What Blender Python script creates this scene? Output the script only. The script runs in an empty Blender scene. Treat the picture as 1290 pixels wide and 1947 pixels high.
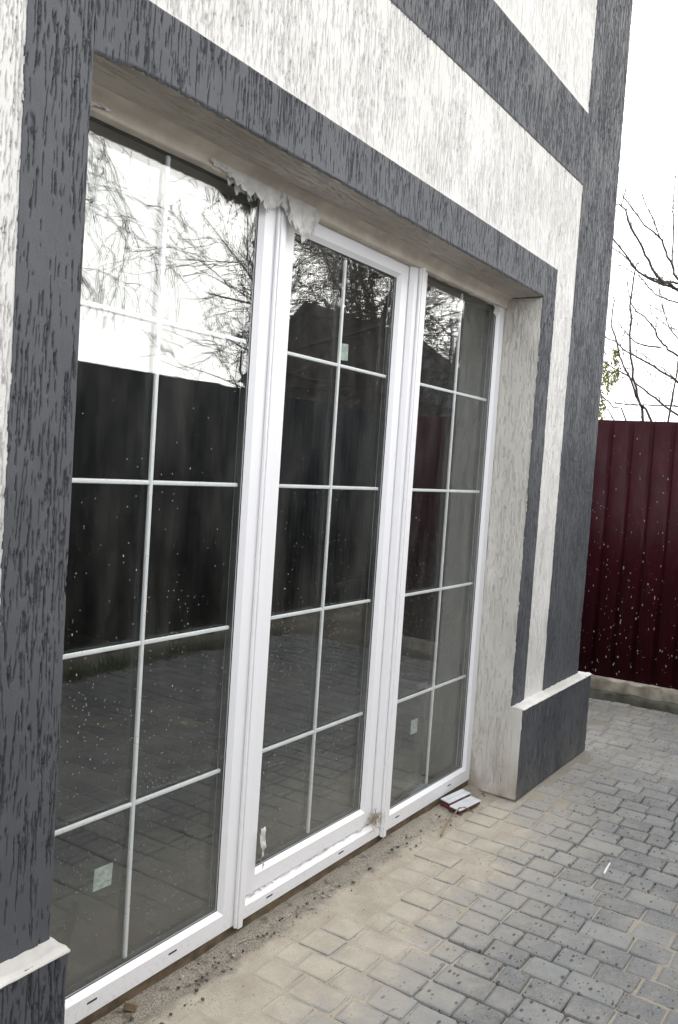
import bpy, bmesh, math, random
import numpy as np
from mathutils import Vector, Matrix, noise as mnoise
random.seed(7); rng = np.random.default_rng(11)
R = math.radians
scene = bpy.context.scene
COL = scene.collection

# ------------------------------------------------------------------ camera
cam_d = bpy.data.cameras.new('camera'); cam = bpy.data.objects.new('camera', cam_d); COL.objects.link(cam)
scene.camera = cam
YAW, PITCH, ROLL = R(56.3064), R(-3.083), R(3.8017)
fw = Vector((math.sin(YAW)*math.cos(PITCH), math.cos(YAW)*math.cos(PITCH), math.sin(PITCH)))
rt = Vector((math.cos(YAW), -math.sin(YAW), 0)); up = rt.cross(fw)
rt2 = rt*math.cos(ROLL)+up*math.sin(ROLL); up2 = up*math.cos(ROLL)-rt*math.sin(ROLL)
CAM = Vector((-1.2238, -1.5146, 1.55))
cam.matrix_world = Matrix(((rt2.x, up2.x, -fw.x, CAM.x), (rt2.y, up2.y, -fw.y, CAM.y), (rt2.z, up2.z, -fw.z, CAM.z), (0, 0, 0, 1)))
cam_d.sensor_fit = 'VERTICAL'; cam_d.sensor_height = 24.0; FPX = 1629.07; cam_d.lens = FPX/1947*24
cam_d.clip_start = 0.02; cam_d.clip_end = 2000
def pixray(u, v): return (rt2*((u-645)/FPX) - up2*((v-973.5)/FPX) + fw)
def at(u, v, axis, val):
    d = pixray(u, v); return CAM + d*((val-CAM[axis])/d[axis])

# ------------------------------------------------------------------ sky, sun, exposure
SUN_EL, SUN_AZ = R(21), R(38)          # azimuth measured from +x towards -y
sun_dir = Vector((math.cos(SUN_EL)*math.cos(SUN_AZ), -math.cos(SUN_EL)*math.sin(SUN_AZ), math.sin(SUN_EL)))
w = bpy.data.worlds.new('World'); scene.world = w; w.use_nodes = True
wn = w.node_tree.nodes; wl = w.node_tree.links; wn.clear()
wout = wn.new('ShaderNodeOutputWorld'); bg = wn.new('ShaderNodeBackground')
sky = wn.new('ShaderNodeTexSky'); sky.sky_type = 'NISHITA'; sky.sun_disc = False
sky.sun_elevation = SUN_EL; sky.sun_rotation = math.atan2(sun_dir.x, sun_dir.y)
sky.dust_density = 4.0; sky.air_density = 1.0; sky.ozone_density = 1.0
hs = wn.new('ShaderNodeHueSaturation'); hs.inputs['Saturation'].default_value = 0.30
tc = wn.new('ShaderNodeTexCoord'); nz = wn.new('ShaderNodeTexNoise'); nz.inputs['Scale'].default_value = 2.2
nz.inputs['Detail'].default_value = 6
cr = wn.new('ShaderNodeMapRange'); cr.inputs[1].default_value = 0.3; cr.inputs[2].default_value = 0.7
cr.inputs[3].default_value = 0.70; cr.inputs[4].default_value = 1.0
mx = wn.new('ShaderNodeMix'); mx.data_type = 'RGBA'
cloud = wn.new('ShaderNodeRGB'); cloud.outputs[0].default_value = (10.2, 10.3, 10.6, 1)
wl.new(sky.outputs[0], hs.inputs['Color']); wl.new(hs.outputs[0], mx.inputs[6]); wl.new(cloud.outputs[0], mx.inputs[7])
wl.new(tc.outputs['Generated'], nz.inputs['Vector']); wl.new(nz.outputs[0], cr.inputs[0]); wl.new(cr.outputs[0], mx.inputs[0])
wl.new(mx.outputs[2], bg.inputs['Color']); bg.inputs['Strength'].default_value = 0.15
wl.new(bg.outputs[0], wout.inputs[0])
sl = bpy.data.lights.new('sun', 'SUN'); sl.energy = 0.95; sl.angle = R(44); sl.color = (1.0, 0.95, 0.88)
so = bpy.data.objects.new('sun', sl); COL.objects.link(so); so.rotation_euler = sun_dir.to_track_quat('Z', 'Y').to_euler()
vs = scene.view_settings; vs.view_transform = 'Standard'; vs.look = 'None'; vs.gamma = 1; vs.exposure = 0.90
vs.use_curve_mapping = False
try:
    cy = scene.cycles; cy.max_bounces = 8; cy.transparent_max_bounces = 14; cy.glossy_bounces = 4; cy.diffuse_bounces = 3
except Exception: pass

# ------------------------------------------------------------------ helpers
def link(o, parent=None):
    COL.objects.link(o)
    if parent is not None: o.parent = parent
    return o
def tag(o, label=None, cat=None, group=None, kind=None):
    for k, v in (('label', label), ('category', cat), ('group', group), ('kind', kind)):
        if v: o[k] = v
    return o
def empty(name, loc=(0, 0, 0)):
    o = bpy.data.objects.new(name, None); o.location = loc; o.empty_display_size = .1; COL.objects.link(o); return o
def setmat(me, m):
    me.materials.append(m)
def np_mesh(name, V, F, mat, smooth=False):
    V = np.asarray(V, np.float32); F = np.asarray(F, np.int32); n = F.shape[1]
    me = bpy.data.meshes.new(name); me.vertices.add(len(V)); me.vertices.foreach_set('co', V.ravel())
    me.loops.add(F.size); me.loops.foreach_set('vertex_index', F.ravel())
    me.polygons.add(len(F)); me.polygons.foreach_set('loop_start', np.arange(0, F.size, n, dtype=np.int32))
    if smooth: me.polygons.foreach_set('use_smooth', np.ones(len(F), bool))
    me.update(calc_edges=True); me.validate(); setmat(me, mat); return me
class MB:
    def __init__(s): s.bm = bmesh.new()
    def box(s, x0, x1, y0, y1, z0, z1, bev=0.0, seg=1):
        r = bmesh.ops.create_cube(s.bm, size=1)
        vs_ = r['verts']
        for v in vs_:
            v.co = Vector((x0+(v.co.x+.5)*(x1-x0), y0+(v.co.y+.5)*(y1-y0), z0+(v.co.z+.5)*(z1-z0)))
        if bev:
            es = list({e for v in vs_ for e in v.link_edges})
            bmesh.ops.bevel(s.bm, geom=es, offset=bev, segments=seg, profile=.6, affect='EDGES')
        return s
    def poly_extrude(s, pts, ext):        # pts list of Vector (planar), ext Vector
        vs_ = [s.bm.verts.new(p) for p in pts]; f = s.bm.faces.new(vs_)
        r = bmesh.ops.extrude_face_region(s.bm, geom=[f])
        bmesh.ops.translate(s.bm, vec=ext, verts=[e for e in r['geom'] if isinstance(e, bmesh.types.BMVert)])
        return s
    def tube(s, pts, rad, n=6):
        tube_bm(s.bm, [Vector(p) for p in pts], rad if isinstance(rad, (list, tuple)) else [rad]*len(pts), n); return s
    def build(s, name, mat, parent=None, smooth=False, label=None, kind=None):
        bmesh.ops.recalc_face_normals(s.bm, faces=s.bm.faces)
        me = bpy.data.meshes.new(name); s.bm.to_mesh(me); s.bm.free()
        if smooth:
            for p in me.polygons: p.use_smooth = True
        setmat(me, mat); o = bpy.data.objects.new(name, me); link(o, parent); tag(o, label, kind=kind); return o
def tube_bm(bm, pts, rad, n=6):
    rings = []
    for i, p in enumerate(pts):
        d = (pts[min(i+1, len(pts)-1)]-pts[max(i-1, 0)])
        if d.length < 1e-9: d = Vector((0, 0, 1))
        d.normalize(); a = d.cross(Vector((0, 0, 1)) if abs(d.z) < .9 else Vector((1, 0, 0))).normalized(); b = d.cross(a)
        rings.append([bm.verts.new(p+(a*math.cos(t)+b*math.sin(t))*rad[i]) for t in [2*math.pi*k/n for k in range(n)]])
    for r0, r1 in zip(rings, rings[1:]):
        for k in range(n): bm.faces.new((r0[k], r0[(k+1) % n], r1[(k+1) % n], r1[k]))
    bm.faces.new(rings[0][::-1]); bm.faces.new(rings[-1])

# --- value noise in numpy
def vnoise(x, y, seed=0):
    x = np.asarray(x, float); y = np.asarray(y, float)
    xi = np.floor(x).astype(int); yi = np.floor(y).astype(int); xf = x-xi; yf = y-yi
    def h(a, b):
        n = (a*374761393 + b*668265263 + seed*1442695041) & 0xffffffff
        n = ((n ^ (n >> 13))*1274126177) & 0xffffffff
        return ((n ^ (n >> 16)) & 0xffff)/65535.0
    u = xf*xf*(3-2*xf); v = yf*yf*(3-2*yf)
    return (h(xi, yi)*(1-u)+h(xi+1, yi)*u)*(1-v)+(h(xi, yi+1)*(1-u)+h(xi+1, yi+1)*u)*v
def fbm(x, y, oct=4, seed=0):
    t = 0; a = .5; s = 0
    for o in range(oct):
        t = t+a*vnoise(x*2**o, y*2**o, seed+o*17); s += a; a *= .5
    return t/s

# ------------------------------------------------------------------ materials
def mat(name):
    m = bpy.data.materials.new(name); m.use_nodes = True; nt = m.node_tree; nt.nodes.clear()
    out = nt.nodes.new('ShaderNodeOutputMaterial'); return m, nt, out
class NB:
    def __init__(s, nt): s.nt = nt
    def n(s, t, **kw):
        nd = s.nt.nodes.new(t)
        for k, v in kw.items(): setattr(nd, k, v)
        return nd
    def l(s, a, b): s.nt.links.new(a, b)
    def pos(s): return s.n('ShaderNodeNewGeometry').outputs['Position']
    def mapping(s, scale, src=None):
        mp = s.n('ShaderNodeMapping'); mp.inputs['Scale'].default_value = scale if hasattr(scale, '__len__') else (scale,)*3
        s.l(src if src is not None else s.pos(), mp.inputs['Vector']); return mp.outputs[0]
    def noise(s, scale, detail=4, rough=.55, src=None, aniso=None):
        nd = s.n('ShaderNodeTexNoise'); nd.inputs['Scale'].default_value = scale; nd.inputs['Detail'].default_value = detail
        nd.inputs['Roughness'].default_value = rough
        s.l(s.mapping(aniso, src) if aniso else (src if src is not None else s.pos()), nd.inputs['Vector']); return nd.outputs[0]
    def voro(s, scale, src=None, aniso=None, feature='F1', out='Distance', rnd=1.0):
        nd = s.n('ShaderNodeTexVoronoi'); nd.inputs['Scale'].default_value = scale; nd.feature = feature
        nd.inputs['Randomness'].default_value = rnd
        s.l(s.mapping(aniso, src) if aniso else (src if src is not None else s.pos()), nd.inputs['Vector']); return nd
    def ramp(s, v, a, b, c=0., d=1., smooth=True):
        mr = s.n('ShaderNodeMapRange'); mr.interpolation_type = 'SMOOTHSTEP' if smooth else 'LINEAR'
        for i, q in ((1, a), (2, b), (3, c), (4, d)): mr.inputs[i].default_value = q
        s.l(v, mr.inputs[0]); return mr.outputs[0]
    def math(s, op, a, b=None):
        m = s.n('ShaderNodeMath', operation=op)
        for i, q in ((0, a), (1, b)):
            if q is None: continue
            if isinstance(q, (int, float)): m.inputs[i].default_value = q
            else: s.l(q, m.inputs[i])
        return m.outputs[0]
    def mix(s, f, a, b, blend='MIX'):
        m = s.n('ShaderNodeMix', data_type='RGBA', blend_type=blend)
        for i, q in ((0, f), (6, a), (7, b)):
            if isinstance(q, (int, float)): m.inputs[i].default_value = q
            elif isinstance(q, tuple): m.inputs[i].default_value = q+(1,) if len(q) == 3 else q
            else: s.l(q, m.inputs[i])
        return m.outputs[2]
    def bump(s, h, strength, dist):
        b = s.n('ShaderNodeBump'); b.inputs['Strength'].default_value = strength; b.inputs['Distance'].default_value = dist
        s.l(h, b.inputs['Height']); return b.outputs[0]
    def bsdf(s, out, col, rough=.8, spec=.3, normal=None, metal=0):
        p = s.n('ShaderNodeBsdfPrincipled')
        for k, q in (('Base Color', col), ('Roughness', rough), ('Metallic', metal), ('Specular IOR Level', spec)):
            if isinstance(q, tuple): p.inputs[k].default_value = q+(1,) if len(q) == 3 else q
            elif isinstance(q, (int, float)): p.inputs[k].default_value = q
            else: s.l(q, p.inputs[k])
        if normal is not None: s.l(normal, p.inputs['Normal'])
        if out is not None: s.l(p.outputs[0], out.inputs[0])
        return p
def simple(name, col, rough=.7, spec=.3, nscale=30, var=.15, bump=0., bscale=200):
    m, nt, out = mat(name); b = NB(nt)
    f = b.noise(nscale, 5)
    c = b.mix(b.ramp(f, .3, .7), tuple(q*(1-var) for q in col), tuple(min(1, q*(1+var)) for q in col))
    nrm = b.bump(b.noise(bscale, 3), bump, .002) if bump else None
    b.bsdf(out, c, rough, spec, nrm); return m
def stucco(name, c0, c1, rough=.85, spec=.2, dirt=None):
    m, nt, out = mat(name); b = NB(nt)
    c = b.mix(b.ramp(b.noise(3.0, 3), .3, .7), c0, c1)
    c = b.mix(b.ramp(b.noise(14.0, 3, aniso=(1, 1, .35)), .35, .8, 0, .35), c, tuple(q*.8 for q in c0))
    if dirt:   # grime splashed up from the ground / stains of their own shape
        sp = b.n('ShaderNodeSeparateXYZ'); b.l(b.pos(), sp.inputs[0])
        lo = b.ramp(sp.outputs[2], 0.0, .30, 1, 0)
        st = b.math('MULTIPLY', lo, b.ramp(b.noise(9, 6, aniso=(1, 1, .4)), .35, .65))
        c = b.mix(b.math('MULTIPLY', st, .7), c, dirt)
    nrm = b.bump(b.noise(260, 4, .75), .6, .0035)
    b.bsdf(out, c, rough, spec, nrm); return m
M_white = stucco('white_stucco', (.64, .63, .60), (.70, .69, .665))
M_dark = stucco('anthracite_stucco', (.074, .078, .086), (.092, .096, .104), .68, .3, dirt=(.16, .15, .135))
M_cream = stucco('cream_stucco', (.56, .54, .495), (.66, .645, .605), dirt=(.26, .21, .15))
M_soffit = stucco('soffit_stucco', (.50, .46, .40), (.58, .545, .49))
M_ledge = stucco('ledge_plaster', (.56, .54, .50), (.70, .68, .65), dirt=None)
def pvc():
    m, nt, out = mat('white_pvc'); b = NB(nt)
    sp = b.n('ShaderNodeSeparateXYZ'); b.l(b.pos(), sp.inputs[0])
    low = b.ramp(sp.outputs[2], .05, .22, 1, .12)
    d = b.math('MULTIPLY', low, b.ramp(b.noise(70, 5, .7), .5, .72))
    c = b.mix(b.math('MULTIPLY', d, .32), (.79, .79, .805), (.38, .34, .28))
    d2 = b.ramp(b.voro(85).outputs['Distance'], .0, .11, 1, 0)
    c = b.mix(b.math('MULTIPLY', d2, b.ramp(b.noise(6, 3), .58, .66, 0, .8)), c, (.3, .26, .2))
    b.bsdf(out, c, b.ramp(b.noise(25, 4), .3, .7, .28, .42), .4, b.bump(b.noise(3.5, 2), .12, .01)); return m
M_pvc = pvc()
M_bar = simple('glazing_bar_white', (.82, .83, .84), .4, .4, 10, .03)
M_gasket = simple('black_rubber', (.018, .018, .02), .5, .4)
M_spacer = simple('grey_spacer', (.035, .037, .037), .45, .5)
M_slot = simple('slot_black', (.02, .02, .022), .7)
M_beige = simple('dirty_plaster_strip', (.64, .58, .50), .8, .2, 9, .14, .4, 120)
M_timber = simple('weathered_timber', (.12, .09, .06), .85, .2, 18, .35, .6, 120)
M_film = None
def film():
    m, nt, out = mat('torn_film'); b = NB(nt)
    c = b.mix(b.ramp(b.noise(30, 5), .35, .7), (.74, .73, .70), (.88, .87, .86))
    p = b.bsdf(None, c, .45, .4, b.bump(b.noise(120, 4), .5, .004))
    t = b.n('ShaderNodeBsdfTranslucent'); b.l(c, t.inputs[0])
    tr = b.n('ShaderNodeBsdfTransparent')
    m1 = b.n('ShaderNodeMixShader'); m1.inputs[0].default_value = .3; b.l(p.outputs[0], m1.inputs[1]); b.l(t.outputs[0], m1.inputs[2])
    m2 = b.n('ShaderNodeMixShader'); m2.inputs[0].default_value = .14; b.l(m1.outputs[0], m2.inputs[1]); b.l(tr.outputs[0], m2.inputs[2])
    b.l(m2.outputs[0], out.inputs[0]); return m
M_film = film()
def glass(name, specks):
    m, nt, out = mat(name); b = NB(nt)
    ge = b.n('ShaderNodeNewGeometry'); dt = b.n('ShaderNodeVectorMath', operation='DOT_PRODUCT')
    b.l(ge.outputs['Normal'], dt.inputs[0]); b.l(ge.outputs['Incoming'], dt.inputs[1])
    cs = b.math('SUBTRACT', 1.0, b.math('ABSOLUTE', dt.outputs['Value']))
    sch = b.math('ADD', .052, b.math('MULTIPLY', b.math('POWER', cs, 5.0), .915))   # coated glass, each face
    gl = b.n('ShaderNodeBsdfGlossy'); gl.inputs['Roughness'].default_value = 0.0; gl.inputs['Color'].default_value = (.97, .99, 1, 1)
    tr = b.n('ShaderNodeBsdfTransparent'); tr.inputs['Color'].default_value = (.965, .975, .97, 1)
    ms = b.n('ShaderNodeMixShader'); b.l(sch, ms.inputs[0]); b.l(tr.outputs[0], ms.inputs[1]); b.l(gl.outputs[0], ms.inputs[2])
    last = ms
    if specks:
        sp = b.n('ShaderNodeSeparateXYZ'); b.l(b.pos(), sp.inputs[0])
        hgt = b.ramp(sp.outputs[2], .45, 1.6, 1, .07)
        vo = b.voro(95, aniso=(1, 1, .8)); vo2 = b.voro(38, aniso=(1, 1, .55))
        hsh = b.n('ShaderNodeSeparateColor'); b.l(vo.outputs['Color'], hsh.inputs[0])
        hs2 = b.n('ShaderNodeSeparateColor'); b.l(vo2.outputs['Color'], hs2.inputs[0])
        dens = b.math('MULTIPLY', hgt, b.ramp(b.noise(3.5, 3), .35, .7, .25, 1.0))
        k1 = b.math('MULTIPLY', b.ramp(vo.outputs['Distance'], .12, .22, 1, 0), b.math('LESS_THAN', hsh.outputs[0], b.math('MULTIPLY', dens, .55)))
        k2 = b.math('MULTIPLY', b.ramp(vo2.outputs['Distance'], .05, .085, 1, 0), b.math('LESS_THAN', hs2.outputs[0], b.math('MULTIPLY', dens, .5)))
        k = b.math('MAXIMUM', b.math('MULTIPLY', k1, .55), k2)
        dust = b.math('MULTIPLY', b.ramp(b.noise(7, 6, .65, aniso=(1, 1, .3)), .3, .8, .004, .04), 1.0)
        dlow = b.math('MULTIPLY', b.ramp(sp.outputs[2], .1, 1.1, .03, .0), b.ramp(b.noise(2.2, 5), .3, .7, .5, 1))
        k = b.math('MAXIMUM', b.math('MULTIPLY', k, .75), b.math('ADD', dust, dlow))
        df = b.n('ShaderNodeBsdfDiffuse'); df.inputs['Color'].default_value = (.55, .54, .50, 1)
        m2 = b.n('ShaderNodeMixShader'); b.l(k, m2.inputs[0]); b.l(ms.outputs[0], m2.inputs[1]); b.l(df.outputs[0], m2.inputs[2]); last = m2
    b.l(last.outputs[0], out.inputs[0]); return m
M_glass = glass('window_glass_dusty', True); M_glass_in = glass('window_glass', False)
def sticker_mat():
    m, nt, out = mat('paper_sticker'); b = NB(nt)
    f = b.ramp(b.noise(55, 3, .4, aniso=(1, 1, 1.6)), .45, .55)
    b.bsdf(out, b.mix(b.math('MULTIPLY', f, .6), (.42, .49, .44), (.25, .31, .28)), .6, .3); return m
M_stick = sticker_mat()
def sand_nodes(b):
    g = b.noise(420, 3, .7); h = b.noise(9, 5)
    c = b.mix(b.ramp(h, .3, .7), (.40, .355, .285), (.52, .47, .385))
    c = b.mix(b.ramp(g, .38, .62, .5, 0), c, (.20, .175, .14))
    return c, g
def sandmask(b, wid=0.0):     # drifted sand: densest beside the door, thinning outwards
    sp = b.n('ShaderNodeSeparateXYZ'); b.l(b.pos(), sp.inputs[0])
    y, x = sp.outputs[1], sp.outputs[0]
    band = b.ramp(y, -.62, -.06, 0, 1, smooth=False)
    xr_ = b.math('MULTIPLY', b.ramp(x, .2, .9, .75, 1), b.ramp(x, 2.0, 3.2, 1, .30))
    n = b.noise(4.6, 6, .68); n2 = b.noise(26, 5, .65)
    v = b.math('ADD', b.math('MULTIPLY', b.math('MULTIPLY', band, xr_), .86), b.math('ADD', b.math('MULTIPLY', n, .95), b.math('MULTIPLY', n2, .40)))
    return v, sp
def paver_mat():
    m, nt, out = mat('concrete_paver'); b = NB(nt)
    oi = b.n('ShaderNodeObjectInfo'); gi = b.n('ShaderNodeNewGeometry')
    rnd = b.math('FRACT', b.math('ADD', oi.outputs['Random'], gi.outputs['Random Per Island']))
    c = b.mix(rnd, (.128, .131, .131), (.228, .231, .226))
    c = b.mix(b.math('GREATER_THAN', rnd, .95), c, (.245, .25, .245))
    c = b.mix(b.ramp(b.noise(2.0, 5), .35, .7, 0, .5), c, (.12, .125, .13))
    c = b.mix(b.ramp(b.noise(150, 4, .75), .40, .68, 0, .45), c, (.32, .32, .31))
    c = b.mix(b.ramp(b.noise(17, 5, .7), .52, .72, 0, .5), c, (.30, .29, .265))
    v, sp = sandmask(b)
    sc, g = sand_nodes(b)
    # pale dust film plus drifted sand
    flat = b.n('ShaderNodeSeparateXYZ'); b.l(gi.outputs['True Normal'], flat.inputs[0]); fl = b.ramp(flat.outputs[2], .90, .985, .12, 1)
    c = b.mix(b.math('MULTIPLY', fl, b.ramp(v, .50, 1.20, 0, .85)), c, (.35, .33, .29))
    # rain drops: small dark damp spots, elongated
    vo = b.voro(24, aniso=(.85, 1.7, 1)); hh = b.n('ShaderNodeSeparateColor'); b.l(vo.outputs['Color'], hh.inputs[0])
    vo2 = b.voro(42, aniso=(.85, 1.7, 1)); hh2 = b.n('ShaderNodeSeparateColor'); b.l(vo2.outputs['Color'], hh2.inputs[0])
    wob = b.math('MULTIPLY', b.noise(150, 3, .7), .16)
    d1 = b.math('MULTIPLY', b.ramp(b.math('ADD', vo.outputs['Distance'], wob), .25, .32, 1, 0), b.math('LESS_THAN', hh.outputs[0], .55))
    d2 = b.math('MULTIPLY', b.ramp(b.math('ADD', vo2.outputs['Distance'], wob), .23, .31, 1, 0), b.math('LESS_THAN', hh2.outputs[1], .45))
    wet = b.math('MULTIPLY', b.math('MAXIMUM', d1, d2), b.ramp(v, .85, 1.3, .78, .15))
    c = b.mix(wet, c, (.040, .042, .043))
    c = b.mix(b.math('MULTIPLY', fl, b.ramp(v, 1.12, 1.34, 0, .92)), c, sc)
    hgt = b.math('ADD', b.math('MULTIPLY', g, .6), b.noise(90, 4))
    b.bsdf(out, c, .82, .25, b.bump(hgt, .45, .003)); return m
M_paver = paver_mat()
def sand_mat():
    m, nt, out = mat('sand_and_grit'); b = NB(nt)
    c, g = sand_nodes(b)
    sp = b.n('ShaderNodeSeparateXYZ'); b.l(b.pos(), sp.inputs[0])
    n = b.noise(7, 6, .65)
    e = b.math('ADD', b.ramp(sp.outputs[1], .02, .17, 0, 1), b.math('MULTIPLY', b.math('SUBTRACT', n, .5), 1.5))
    xr_ = b.math('MULTIPLY', b.ramp(sp.outputs[0], 1.6, 2.3, 1, .55), b.ramp(sp.outputs[0], 2.68, 2.75, 1, 0))
    soil = b.math('MULTIPLY', b.ramp(e, .25, .75), xr_)
    dc = b.mix(b.ramp(b.noise(210, 4, .7), .36, .64), (.15, .13, .105), (.34, .31, .26))
    dc = b.mix(b.ramp(b.noise(22, 5, .7), .52, .66, 0, .8), dc, (.085, .072, .058))
    c = b.mix(soil, c, dc)
    k = b.ramp(b.voro(60).outputs['Distance'], .1, .22, 1, 0)
    c = b.mix(b.math('MULTIPLY', k, b.ramp(b.noise(12, 4), .52, .6, 0, .8)), c, (.045, .038, .032))
    far = b.math('MAXIMUM', b.ramp(sp.outputs[1], -.95, -.35, .35, 0), b.ramp(sp.outputs[0], 2.3, 3.4, 0, .75))
    c = b.mix(far, c, (.20, .19, .165))
    b.bsdf(out, c, .95, .1, b.bump(b.math('ADD', g, b.noise(90, 4)), .7, .004)); return m
M_sand = sand_mat()
def fence_mat(name, col, col2, rough=.38, spec=.22, dusty=.18):
    m, nt, out = mat(name); b = NB(nt)
    c = b.mix(b.ramp(b.noise(4, 6), .3, .7), col, col2)
    dst = b.math('MULTIPLY', b.ramp(b.noise(40, 6, .7, aniso=(1, 1, .3)), .5, .8), dusty)
    c = b.mix(dst, c, (.16, .14, .13))
    b.bsdf(out, c, b.ramp(b.noise(9, 4), .3, .7, rough, rough+.15), spec); return m
M_maroon = fence_mat('maroon_sheet', (.036, .0022, .007), (.028, .0018, .0055), .38, .14, .10)
M_black = fence_mat('anthracite_sheet', (.009, .011, .017), (.012, .014, .021), .6, .08, .05)
M_mortar = simple('mortar_splash', (.30, .26, .25), .9, .1, 60, .2)
M_conc = simple('rough_concrete', (.22, .20, .16), .9, .15, 9, .35, .8, 60)
M_conc_d = simple('damp_concrete', (.085, .083, .068), .8, .2, 9, .35, .8, 60)
M_bark = simple('bark', (.085, .075, .068), .9, .1, 40, .3)
M_bark2 = simple('twig_bark', (.10, .085, .075), .9, .1, 40, .3)
M_leaf = simple('catkin_green', (.20, .20, .03), .8, .2, 30, .3)
M_grass = simple('grass_green', (.055, .085, .025), .8, .2, 12, .4)
M_earth = simple('earth', (.13, .115, .09), .95, .1, 3, .3, .6, 40)
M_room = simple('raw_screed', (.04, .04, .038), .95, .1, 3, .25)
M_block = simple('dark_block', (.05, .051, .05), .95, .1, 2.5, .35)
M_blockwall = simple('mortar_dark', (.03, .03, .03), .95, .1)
M_roof = simple('slate_roof', (.045, .048, .056), .75, .3, 6, .25)
M_hwall = simple('neighbour_render', (.16, .155, .15), .9, .2, 3, .2)
M_wpane = simple('dark_pane', (.02, .025, .03), .1, .6)
M_tilewhite = simple('pale_glaze', (.56, .59, .61), .45, .5, 14, .12, .3, 60)
M_tilered = simple('red_clay', (.11, .03, .03), .7, .3, 30, .25)
M_stick_w = simple('dry_stick', (.22, .16, .10), .8, .2, 40, .3)
M_paper = simple('paper_scrap', (.78, .77, .73), .7, .3, 60, .08)
M_pebble = simple('pale_rubble', (.33, .31, .275), .9, .1, 50, .35)
M_crumb = simple('dark_rubble', (.085, .072, .06), .95, .1, 50, .4)
M_straw = simple('dry_straw', (.32, .25, .17), .9, .1, 60, .3)
M_handle = simple('black_handle', (.02, .02, .02), .35, .5)

# ------------------------------------------------------------------ measured layout (metres)
XA, XR, X1, X2, X2B, X3 = -.1639, 2.6529, 2.8105, 3.0661, 3.0787, 3.6306
ZT, Z1, Z2, Z3, ZP, ZTOP = 2.4029, 2.5667, 3.036, 3.40, .4532, 5.4
YW, YP, XP3 = .1882, .0592, 3.6904
J1, J2 = .8822, 1.8025

# ------------------------------------------------------------------ THE GROUND
ground = bpy.data.objects.new('ground', np_mesh('ground', [(-300, -300, -.06), (300, -300, -.06), (300, 300, -.06), (-300, 300, -.06)], [(0, 1, 2, 3)], M_earth))
link(ground); tag(ground, kind='structure')
pav = empty('pavement', (0, 0, 0)); tag(pav, kind='structure')
# sand bed as a relief: fills the joints, spills over the stones beside the door
xs = np.arange(-2.6, 5.02, .0115); ys = np.arange(-2.62, 1.3, .0105)
GX, GY = np.meshgrid(xs, ys)
deep = fbm(GX*1.6+3, GY*1.6, 4, 5)
lvl = -.0042-.022*np.clip((deep-.47)*4.5, 0, 1)*np.clip((-.25-GY)*3, 0, 1)
prox = np.clip((GY+.62)/.56, 0, 1)*np.clip((3.3-GX)/1.2, .30, 1)
spill = np.clip((prox*.95+fbm(GX*3.1, GY*3.1, 5, 21)*.9-1.42)*3, 0, 1)
lvl = lvl+spill*.0068
edge = np.clip((GY-.035)/.05, 0, 1)*(GX < 2.70)*(GY < .3)
lvl = lvl*(1-edge)+edge*(-.002+.016*fbm(GX*7, GY*7, 4, 41)-.006+.012*(GY>.14))
lvl += (fbm(GX*30, GY*30, 3, 9)-.5)*.0022+(rng.random(GX.shape)-.5)*.0012
nx, ny = len(xs), len(ys)
idx = np.arange(nx*ny).reshape(ny, nx)
F = np.stack([idx[:-1, :-1], idx[:-1, 1:], idx[1:, 1:], idx[1:, :-1]], -1).reshape(-1, 4)
sand = bpy.data.objects.new('sand', np_mesh('sand', np.stack([GX, GY, lvl], -1).reshape(-1, 3), F, M_sand, True))
link(sand); tag(sand, 'pale sand and grit filling the joints and drifted along the doors', 'sand', kind='stuff')
# paving stones
def paver_mesh(L, W, seed):
    r = random.Random(seed); bm = bmesh.new()
    hx, hy = W/2, L/2; c = .0055
    def ring(ins, z, n):
        pts = []
        for sx, sy in ((1, 1), (-1, 1), (-1, -1), (1, -1)):
            a = (sx*(hx-ins), sy*(hy-ins-c)); b_ = (sx*(hx-ins-c), sy*(hy-ins))
            pts += ([a, b_] if sx*sy > 0 else [b_, a])
        return [bm.verts.new((p[0]+jit[i][0], p[1]+jit[i][1], z+jit[i][2]*(z > -.01))) for i, p in enumerate(pts)]
    jit = [(r.uniform(-.0016, .0016), r.uniform(-.0016, .0016), r.uniform(-.0012, .0012)) for _ in range(8)]
    r0 = ring(0, -.045, 0); r1 = ring(0, -.0075, 0); r2 = ring(.0028, -.0022, 0); r3 = ring(.0095, 0, 0)
    for a, b_ in ((r0, r1), (r1, r2), (r2, r3)):
        for k in range(8): bm.faces.new((a[k], a[(k+1) % 8], b_[(k+1) % 8], b_[k]))
    bm.faces.new(r3)
    bmesh.ops.recalc_face_normals(bm, faces=bm.faces)
    me = bpy.data.meshes.new('paving_stone'); bm.to_mesh(me); bm.free(); setmat(me, M_paver)
    for p in me.polygons: p.use_smooth = False
    return me
PITCH_X = .1165
LENS = [.086, .126, .168]
pm = {(i, k): paver_mesh(LENS[i], PITCH_X-.0045, i*10+k) for i in range(3) for k in range(4)}
def project(p):
    d = Vector(p)-CAM; c = d.dot(fw)
    if c < .05: return None
    return 645+FPX*d.dot(rt2)/c, 973.5-FPX*d.dot(up2)/c, c
stones = []
ci = 0; x = -2.5
rp = random.Random(5)
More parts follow.
